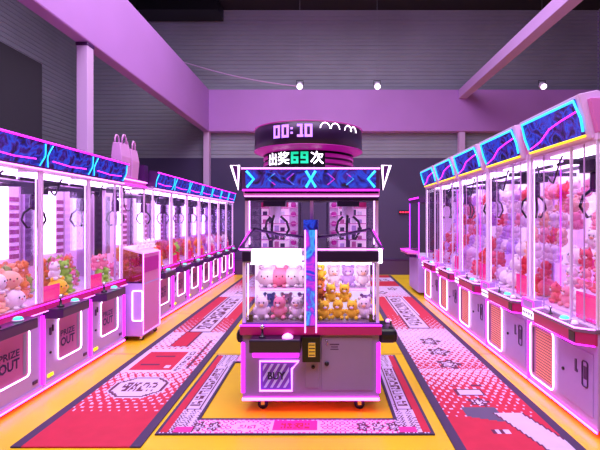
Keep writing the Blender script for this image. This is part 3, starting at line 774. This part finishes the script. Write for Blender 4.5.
# ------------------------------------------------------------------ centre machine
CX, CY = -.12, 3.65
c = thing('double_claw_machine', 'double claw machine with a glowing centre column standing alone in the aisle', 'claw machine', (CX, CY, 0))
h = .58; D = 1.3
MB().box(-h, h, 0, D, .125, .67, 'cabinet_grey').build('cabinet', c, .008)
for x in (-.42, .42): caster(c, x, .1, .125); caster(c, x, D-.12, .125)
MB().box(-h, h, -.012, -.001, .115, .135, 'neon_base').build('base_neon', c)
for x in (-h-.01, h-.02): MB().box(x, x+.03, -.012, .03, .18, .60, 'neon_mag').build('edge_neon', c)
# coin door and service door
d1 = MB().box(-.045, .065, -.008, 0, .22, .45, 'cabinet_grey').build('coin_door', c, .003)
MB().lathe([(.013, 0), (.016, .012)], 'black', 10, Matrix.Translation((.02, -.008, .40)) @ Matrix.Rotation(PI/2, 4, 'X')).build('lock', d1)
d2 = MB().box(.09, .52, -.008, 0, .20, .65, 'cabinet_grey').build('service_door', c, .003)
MB().lathe([(.016, 0), (.02, .015)], 'black', 10, Matrix.Translation((.135, -.008, .43)) @ Matrix.Rotation(PI/2, 4, 'X')).build('lock', d2)
MB().box(.16, .24, -.0095, -.008, .585, .595, 'dark_purple').box(.17, .23, -.0095, -.008, .565, .572, 'dark_purple').box(.165, .235, -.0095, -.008, .545, .552, 'dark_purple').build('notice', d2)
MB().tube([(.125, -.01, .63), (.14, -.02, .62), (.145, -.02, .60), (.13, -.012, .585)], .005, 'chrome', 5).build('key', d2)
# control box, coin box
k = MB(); k.box(-.50, -.08, -.16, 0, .56, .67, 'dark'); cb = k.build('control_box', c, .012)
joystick(cb, -.40, -.08, .67, .9)
MB().lathe([(.045, 0), (.045, .01), (.03, .025), (.012, .035)], 'neon_pink', 16, Matrix.Translation((-.19, -.09, .67))).build('button', cb)
k = MB(); k.box(-.07, .08, -.06, 0, .455, .665, 'black'); k.box(-.02, .04, -.064, -.06, .50, .62, 'chrome'); 
for i in range(4): k.box(-.015, .035, -.067, -.064, .512+.028*i, .520+.028*i, 'black')
k.build('coin_box', c, .005)
MB().box(-.49, -.10, -.04, 0, .49, .53, 'neon_mag').build('light_bar', c, .004)
# glowing picture tag
k = MB(); pg = [(-.43, .20), (-.16, .20), (-.16, .385), (-.10, .45), (-.43, .45)]
k.prism(pg, 'y', -.008, 0, 'stripe_violet')
for i in range(-2, 7):
    a = -.40+i*.055
    # diagonal bars clipped to the square
    P = []
    for (u, v) in ((a, .225), (a+.022, .225), (a+.022+.12, .425), (a+.12, .425)): P.append((u, v))
    def clipx(P, x, side):
        out = []
        for q in range(len(P)):
            A, B = P[q], P[(q+1) % len(P)]; ia = (A[0]-x)*side >= 0; ib = (B[0]-x)*side >= 0
            if ia: out.append(A)
            if ia != ib: tt = (x-A[0])/(B[0]-A[0]); out.append((x, A[1]+tt*(B[1]-A[1])))
        return out
    P = clipx(P, -.405, 1)
    if len(P) > 2: P = clipx(P, -.185, -1)
    if len(P) > 2: k.prism(P, 'y', -.011, -.008, 'stripe_lilac')
k.text('BUY', -.29, .325, .065, -.0135, 'ink', .15, .03)
pt = k.build('picture_tag', c)
MB().tube([(x, -.016, z) for x, z in pg], .009, 'neon_pink', 6, True).build('neon_frame', pt)
# deck band
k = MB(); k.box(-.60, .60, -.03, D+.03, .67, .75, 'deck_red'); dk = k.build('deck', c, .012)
MB().box(-.60, .60, -.034, .0, .748, .756, 'neon_violet').box(-.585, .585, .01, D, .751, .77, 'deck_top').build('deck_top', dk)
for sg in (-1, 1):
    k = MB(); xo = .76 if sg > 0 else .66; k.box(min(sg*.58, sg*xo), max(sg*.58, sg*xo), .1, .5, .56, .68, 'black'); o = k.build('side_control_box', c, .04); joystick(o, sg*(xo-.05), .2, .68, .6); button(o, sg*(xo-.05), .38, .68, 'neon_pink', .02)
# lower display glass
for x in (-.58, .555): MB().box(x, x+.025, 0, .025, .77, 1.28, 'white_plastic').build('post', c)
for x in (-.545, .53): MB().box(x, x+.012, .03, .04, .79, 1.27, 'lamp_pink').build('light_tube', c)
for x0, x1 in ((-.555, -.04), (.04, .555)): MB().box(x0, x1, .008, .014, .77, 1.28, 'glass').build('glass_pane', c)
MB().box(-.555, -.01, .50, .52, .77, 1.28, 'back_lit_white').build('display_back', c)
MB().box(.01, .555, .50, .52, .77, 1.28, 'back_lit_white').build('display_back', c)
MB().box(-.01, .01, .02, .50, .77, 1.28, 'pink_plastic').build('divider', c)
for x0, x1 in ((-.47, -.03), (.11, .50)):
    MB().box(x0, x1, .26, .50, 1.00, 1.02, 'pink_plastic').tube([(x0, .255, 1.01), (x1, .255, 1.01)], .006, 'neon_pink', 5).build('shelf', c)
for x in (-.55, .50): MB().box(x, x+.05, .03, .07, .77, .83, 'black').build('bracket', c)
for x0, x1 in ((-.52, -.06), (.06, .52)): MB().box(x0, x1, .03, .24, 1.262, 1.275, 'lamp_white').build('display_fill', c)  # added glowing strips under the bar to brighten the toys
# inner core + sides
MB().box(-.58, -.572, .03, D, .77, 1.28, 'glass').build('side_glass', c)
MB().box(.572, .58, .03, D, .77, 1.28, 'glass').build('side_glass', c)
# bar above the display: lit left, dark right
MB().box(-.50, -.08, -.04, .02, 1.28, 1.40, 'panel_light').box(-.51, -.07, -.035, .02, 1.275, 1.28, 'dark').build('light_panel', c, .004)
MB().box(.05, .58, -.03, .02, 1.29, 1.38, 'dark').build('dark_bar', c, .006)
MB().box(-.58, -.50, -.03, .02, 1.29, 1.38, 'dark').build('dark_bar', c, .006)
MB().box(.575, .60, -.04, .02, 1.28, 1.40, 'lamp_white').build('end_light', c)
MB().box(-.58, .58, .02, D, 1.28, 1.30, 'white_plastic').box(-.52, -.06, .05, .4, 1.30, 1.305, 'lamp_pink').box(.06, .52, .05, .4, 1.30, 1.305, 'lamp_pink').build('cabin_floor', c)
# sloped hood rails and glass
for sg in (-1, 1):
    MB().tube([(sg*.60, -.02, 1.40), (sg*.53, .27, 1.56), (sg*.30, .27, 1.51), (sg*.05, .22, 1.49)], .014, 'dark_purple', 6).build('hood_rail', c)
    MB().add([(sg*.60, -.02, 1.385), (sg*.53, .27, 1.545), (sg*.30, .27, 1.50), (sg*.05, .22, 1.48), (sg*.05, -.02, 1.385)], [(0, 1, 2, 3, 4)], 'glass').build('hood_glass', c)
    MB().tube([(sg*.60, -.03, 1.395), (sg*.05, -.03, 1.395)], .007, 'neon_pink', 6).build('hood_neon', c)
    MB().tube([(sg*.605, -.02, 1.40), (sg*.56, .27, 1.55)], .008, 'neon_mag', 6).build('hood_neon', c)
# upper cabin
for x in (-.60, .575): MB().box(x, x+.025, .22, .245, 1.40, 1.90, 'pink_plastic').build('post', c)
MB().box(-.015, .015, .21, .24, 1.45, 1.90, 'pink_plastic').build('post', c)
for x in (-.572, .56): MB().box(x, x+.012, .25, .26, 1.42, 1.88, 'lamp_pink').build('light_tube', c)
for x0, x1 in ((-.575, -.015), (.015, .575)): MB().box(x0, x1, .226, .232, 1.45, 1.86, 'glass').build('glass_pane', c)
MB().box(-.61, .61, .20, .25, 1.86, 1.90, 'panel_pink').tube([(-.60, .195, 1.855), (.60, .195, 1.855)], .006, 'neon_pink', 5).box(-.60, .60, .2, .26, 1.815, 1.85, 'dark').build('top_rail', c)
for x0, x1 in ((-.56, -.17), (.17, .56)):
    k = MB(); k.box(x0, x1, .95, .97, 1.30, 1.88, 'back_lit')
    xx = x1-.09 if x0 < 0 else x0
    k.box(xx, xx+.09, .93, .95, 1.32, 1.86, 'pink_plastic')
    for i in range(5): k.ball((xx+.045, .925, 1.40+.1*i), .03, .012, .03, 'lit_pink', 10, 6)
    k.box(x0 if x0 < 0 else x0+.1, x1-.1 if x0 < 0 else x1, .93, .95, 1.76, 1.84, 'deck_red')
    for i in range(6): k.box(x0, x1, .90, .95, 1.34+.085*i, 1.35+.085*i, 'panel_pink')
    for i in range(5):  # item grid whose dark boxes paint in a reflected machine row
        for j in range(6):
            xa = x0+.02+j*.062+(.09 if x0 > 0 else 0)
            if xa+.045 < (x1-.09 if x0 < 0 else x1): k.box(xa, xa+.045, .91, .94, 1.35+.085*i, 1.35+.085*i+(.04+.02*((i*3+j*5) % 3)), ['cabinet', 'panel_mauve', 'white_plastic', 'dark_purple', 'wall_dark'][(i*2+j*3) % 5])
    k.build('back_panel', c)
for sg in (-1, 1): MB().box(min(sg*.57, sg*.575), max(sg*.57, sg*.575), .26, D, 1.30, 1.88, 'glass').build('side_glass', c)
MB().box(-.15, -.135, .9, .97, 1.3, 1.88, 'dark').box(.135, .15, .9, .97, 1.3, 1.88, 'dark').build('door_frame', c)
MB().box(-.6, .6, .2, D, 1.88, 1.92, 'dark').box(-.5, -.1, .4, .85, 1.872, 1.88, 'lamp_white').box(.1, .5, .4, .85, 1.872, 1.88, 'lamp_white').build('cabin_top', c)
MB().box(-.57, .57, .45, .48, 1.82, 1.85, 'dark').box(-.57, .57, .75, .78, 1.82, 1.85, 'dark').build('gantry', c)
for x in (-.36, .34): claw(c, x, .50, 1.87, 1.66, 1.15, 'white_plastic', 'dark')
# centre LED column
k = MB(); k.box(-.055, .055, -.05, .24, .75, 1.62, 'dark'); col = k.build('light_column', c, .004)
MB().box(-.04, .04, -.054, -.05, .76, 1.60, 'screen_column').build('screen', col)
for x in (-.052, .040): MB().box(x, x+.012, -.06, -.048, .70, 1.56, 'neon_pink').build('neon_strip', col)
MB().box(-.06, .06, -.06, .24, 1.56, 1.645, 'screen_blue').build('column_cap', col)
# marquee
k = MB(); prof = [(.0, 1.895), (-.05, 2.085), (.05, 2.095), (.17, 1.92)]
k.prism(prof, 'x', -.58, .58, 'dark_purple'); mq = k.build('marquee', c)
n0 = Vector((0, 1.895)); n1 = Vector((-.05, 2.085)); dv = n1-n0; nr = Vector((-dv.y, dv.x)).normalized()
def on(x, f, o=.004):
    p = n0+dv*f+nr*o; return (x, p.x, p.y)
MB().add([on(-.55, .12), on(.55, .12), on(.55, .88), on(-.55, .88)], [(0, 1, 2, 3)], 'screen_blue').build('screen', mq)
MB().tube([on(-.58, .02, .01), on(.58, .02, .01)], .008, 'neon_mag', 6).tube([on(-.58, .96, .01), on(.58, .96, .01)], .007, 'neon_pink', 6).build('neon_border', mq)
MB().tube([on(-.04, .85, .01), on(0, .5, .012), on(-.04, .15, .01)], .012, 'neon_cyan', 5).tube([on(.04, .85, .01), on(0, .5, .012), on(.04, .15, .01)], .012, 'neon_cyan', 5).build('neon_cross', mq)
for sg in (-1, 1):
    MB().tube([on(sg*.54, .85, .01), on(sg*.48, .5, .01), on(sg*.54, .15, .01)], .011, 'neon_cyan', 5).build('neon_arrow', mq)
    for a in (.14, .30):
        MB().tube([on(sg*a, .75, .01), on(sg*(a+.06), .5, .01), on(sg*a, .25, .01)], .006, 'screen_column', 5).build('neon_arrow', mq)
    tri = [(sg*.60, 2.10), (sg*.665, 2.10), (sg*.605, 1.90)]
    k = MB(); k.prism(tri, 'y', -.05, .10, 'dark_purple'); w2 = k.build('side_wing', mq)
    MB().tube([(x, -.055, z) for x, z in tri], .011, 'neon_white', 6, True).build('neon_frame', w2)
# prizes in the centre machine
def cp(col, s, x, y, z, label, kind='bear', rz=0):
    place_plush(col, s, label, label, (CX+x, CY+y, z+.001), rz, kind, True)
rr = random.Random(3)
for j in range(4):
    cp('white' if j != 1 else 'pink', .19, -.42+.12*j, .37, 1.02, ('white' if j != 1 else 'pink')+' plush ball toy on the left shelf of the centre machine', 'round', rr.uniform(-.3, .3))
for j in range(3):
    cp(['white', 'pink', 'white'][j], .20, -.44+.16*j, .16, .77, ['white plush cat at the left front of the centre machine', 'pink plush cat between the two white ones in the centre machine', 'white plush cat beside the centre column of the machine'][j], 'cat', rr.uniform(-.3, .3))
    cp(['blue', 'white', 'lilac'][j], .19, -.40+.16*j, .38, .77, ['blue', 'white', 'lilac'][j]+' plush bear behind the cats under the left shelf of the centre machine')
for j in range(3):
    cp('yellow', .17, .11+.125*j, .14+.02*(j % 2), .77, 'yellow plush cat in the front heap of the centre machine', 'cat', rr.uniform(-.4, .4))
for j in range(2):
    cp('yellow', .17, .17+.125*j, .22, .90, 'yellow plush cat on top of the front heap of the centre machine', 'cat', rr.uniform(-.4, .4))
cp('orange', .17, .07, .30, .77, 'orange plush cat by the divider of the centre machine', 'cat')
cp('orange', .17, .07, .30, .93, 'orange plush bear topping the stack by the divider of the centre machine', 'bear')
cp('yellow', .17, .07, .30, 1.09, 'yellow plush bear at the top beside the centre column of the machine', 'bear')
cp('white', .19, .47, .16, .77, 'white plush bear right of the yellow heap in the centre machine', 'bear', -.2)
cp('lilac', .18, .50, .36, .77, 'lilac plush bear at the right back of the centre machine', 'bear', -.2)
for j in range(3):
    cp(['white', 'lilac', 'white'][j], .20, .20+.135*j, .37, 1.02, ['white', 'lilac', 'white'][j]+' plush bear on the right shelf of the centre machine', 'bear', rr.uniform(-.3, .3))
# ------------------------------------------------------------------ round sign on top
SX, SY = -.165, 4.32
s = thing('round_sign', 'round two-tier electronic sign with digits on top of the centre machine', 'sign', (SX, SY, 1.922))
MB().lathe([(.40, 0), (.44, .02), (.44, .34), (.40, .35)], 'ring_dark', 48).build('lower_drum', s)
k = MB()
for i in range(3): k.lathe([(.443, .185+.055*i), (.448, .19+.055*i), (.448, .215+.055*i), (.443, .22+.055*i)], 'lit_pink', 48, caps=False)
lw = k.build('glow_band', s)
MB().lathe([(.45, .352), (.51, .375), (.53, .385)], 'lit_pink', 48, caps=False).build('flare', s)
MB().lathe([(.45, .36), (.52, .385), (.535, .40), (.535, .585), (.52, .60), (.45, .605)], 'ring_dark', 48).build('upper_drum', s)
k = MB()
for z, m_ in ((.39, 'lit_pink'), (.598, 'lit_pink')):
    k.tube([(.535*math.cos(a*PI/24), .535*math.sin(a*PI/24), z) for a in range(48)], .006, m_, 5, True)
k.build('neon_ring', s)
def wrap(r_):
    return lambda p: (r_*math.sin(p[0]/r_), -r_*math.cos(p[0]/r_), p[2])
SEG = {'0': 'abcdef', '1': 'mbcn', '6': 'acdefg', '9': 'abcdfg'}
def seg_digits(txt, cx, cz, hh, ww, gap, r_, m_, th=.018):
    mb = MB(); n_ = len(txt); tot = sum((ww if ch != ':' else ww*.4)+gap for ch in txt)-gap; x = cx-tot/2
    def bar(x0, x1, z0, z1):
        f = wrap(r_); g = wrap(r_-.004)
        A = [f((a, 0, b)) for a, b in ((x0, z0), (x1, z0), (x1, z1), (x0, z1))]; B_ = [g((a, 0, b)) for a, b in ((x0, z0), (x1, z0), (x1, z1), (x0, z1))]
        mb.add(A+B_, [(0, 1, 2, 3), (7, 6, 5, 4), (0, 4, 5, 1), (1, 5, 6, 2), (2, 6, 7, 3), (3, 7, 4, 0)], m_)
    for ch in txt:
        z0, z1 = cz-hh/2, cz+hh/2
        if ch == ':':
            w_ = ww*.4
            bar(x+w_/2-th/2, x+w_/2+th/2, cz-.028, cz-.010); bar(x+w_/2-th/2, x+w_/2+th/2, cz+.012, cz+.03); x += w_+gap; continue
        sg = SEG[ch]
        if 'a' in sg: bar(x, x+ww, z1-th, z1)
        if 'd' in sg: bar(x, x+ww, z0, z0+th)
        if 'g' in sg: bar(x, x+ww, cz-th/2, cz+th/2)
        if 'b' in sg: bar(x+ww-th, x+ww, cz, z1)
        if 'c' in sg: bar(x+ww-th, x+ww, z0, cz)
        if 'm' in sg: bar(x+ww*.3, x+ww-th, z1-th, z1); bar(x+ww*.3, x+ww+.008, z0, z0+th)
        if 'f' in sg: bar(x, x+th, cz, z1)
        if 'e' in sg: bar(x, x+th, z0, cz)
        x += ww+gap
    return mb
seg_digits('00', -.237, .51, .115, .07, .018, .54, 'lamp_digit', .022).build('digits', s)
seg_digits(':', -.131, .51, .115, .07, .018, .54, 'lamp_digit', .022).build('colon', s)
seg_digits('10', -.024, .51, .115, .07, .018, .54, 'lamp_digit', .022).build('digits', s)
k = MB(); n_ = 24; f = wrap(.453); vs = []
for i in range(n_+1):
    for z in (.195, .345): vs.append(f((-.44+.61*i/n_, 0, z)))
k.add(vs, [(2*i, 2*i+2, 2*i+3, 2*i+1) for i in range(n_)], 'black', True).build('text_backing', s)
k = MB()
k.text('出奖', -.285, .283, .115, 0, 'lamp_white', .25, .008, fn=wrap(.460)); k.build('lettering', s); k = MB(); k.text('次', .095, .283, .115, 0, 'lamp_white', .12, .008, fn=wrap(.460)); k.build('lettering', s)
seg_digits('69', -.065, .283, .105, .07, .02, .460, 'lamp_green_digit', .022).build('count_display', s)
k = MB()
for a0 in (.17, .27, .42, .50):
    f = wrap(.537)
    k.tube([f((a0+.045*math.cos(b2*PI/8)-.045+.045, 0, .535+.05*math.sin(b2*PI/8))) for b2 in range(9)], .004, 'lamp_white', 4)
k.build('heart_outline', s)
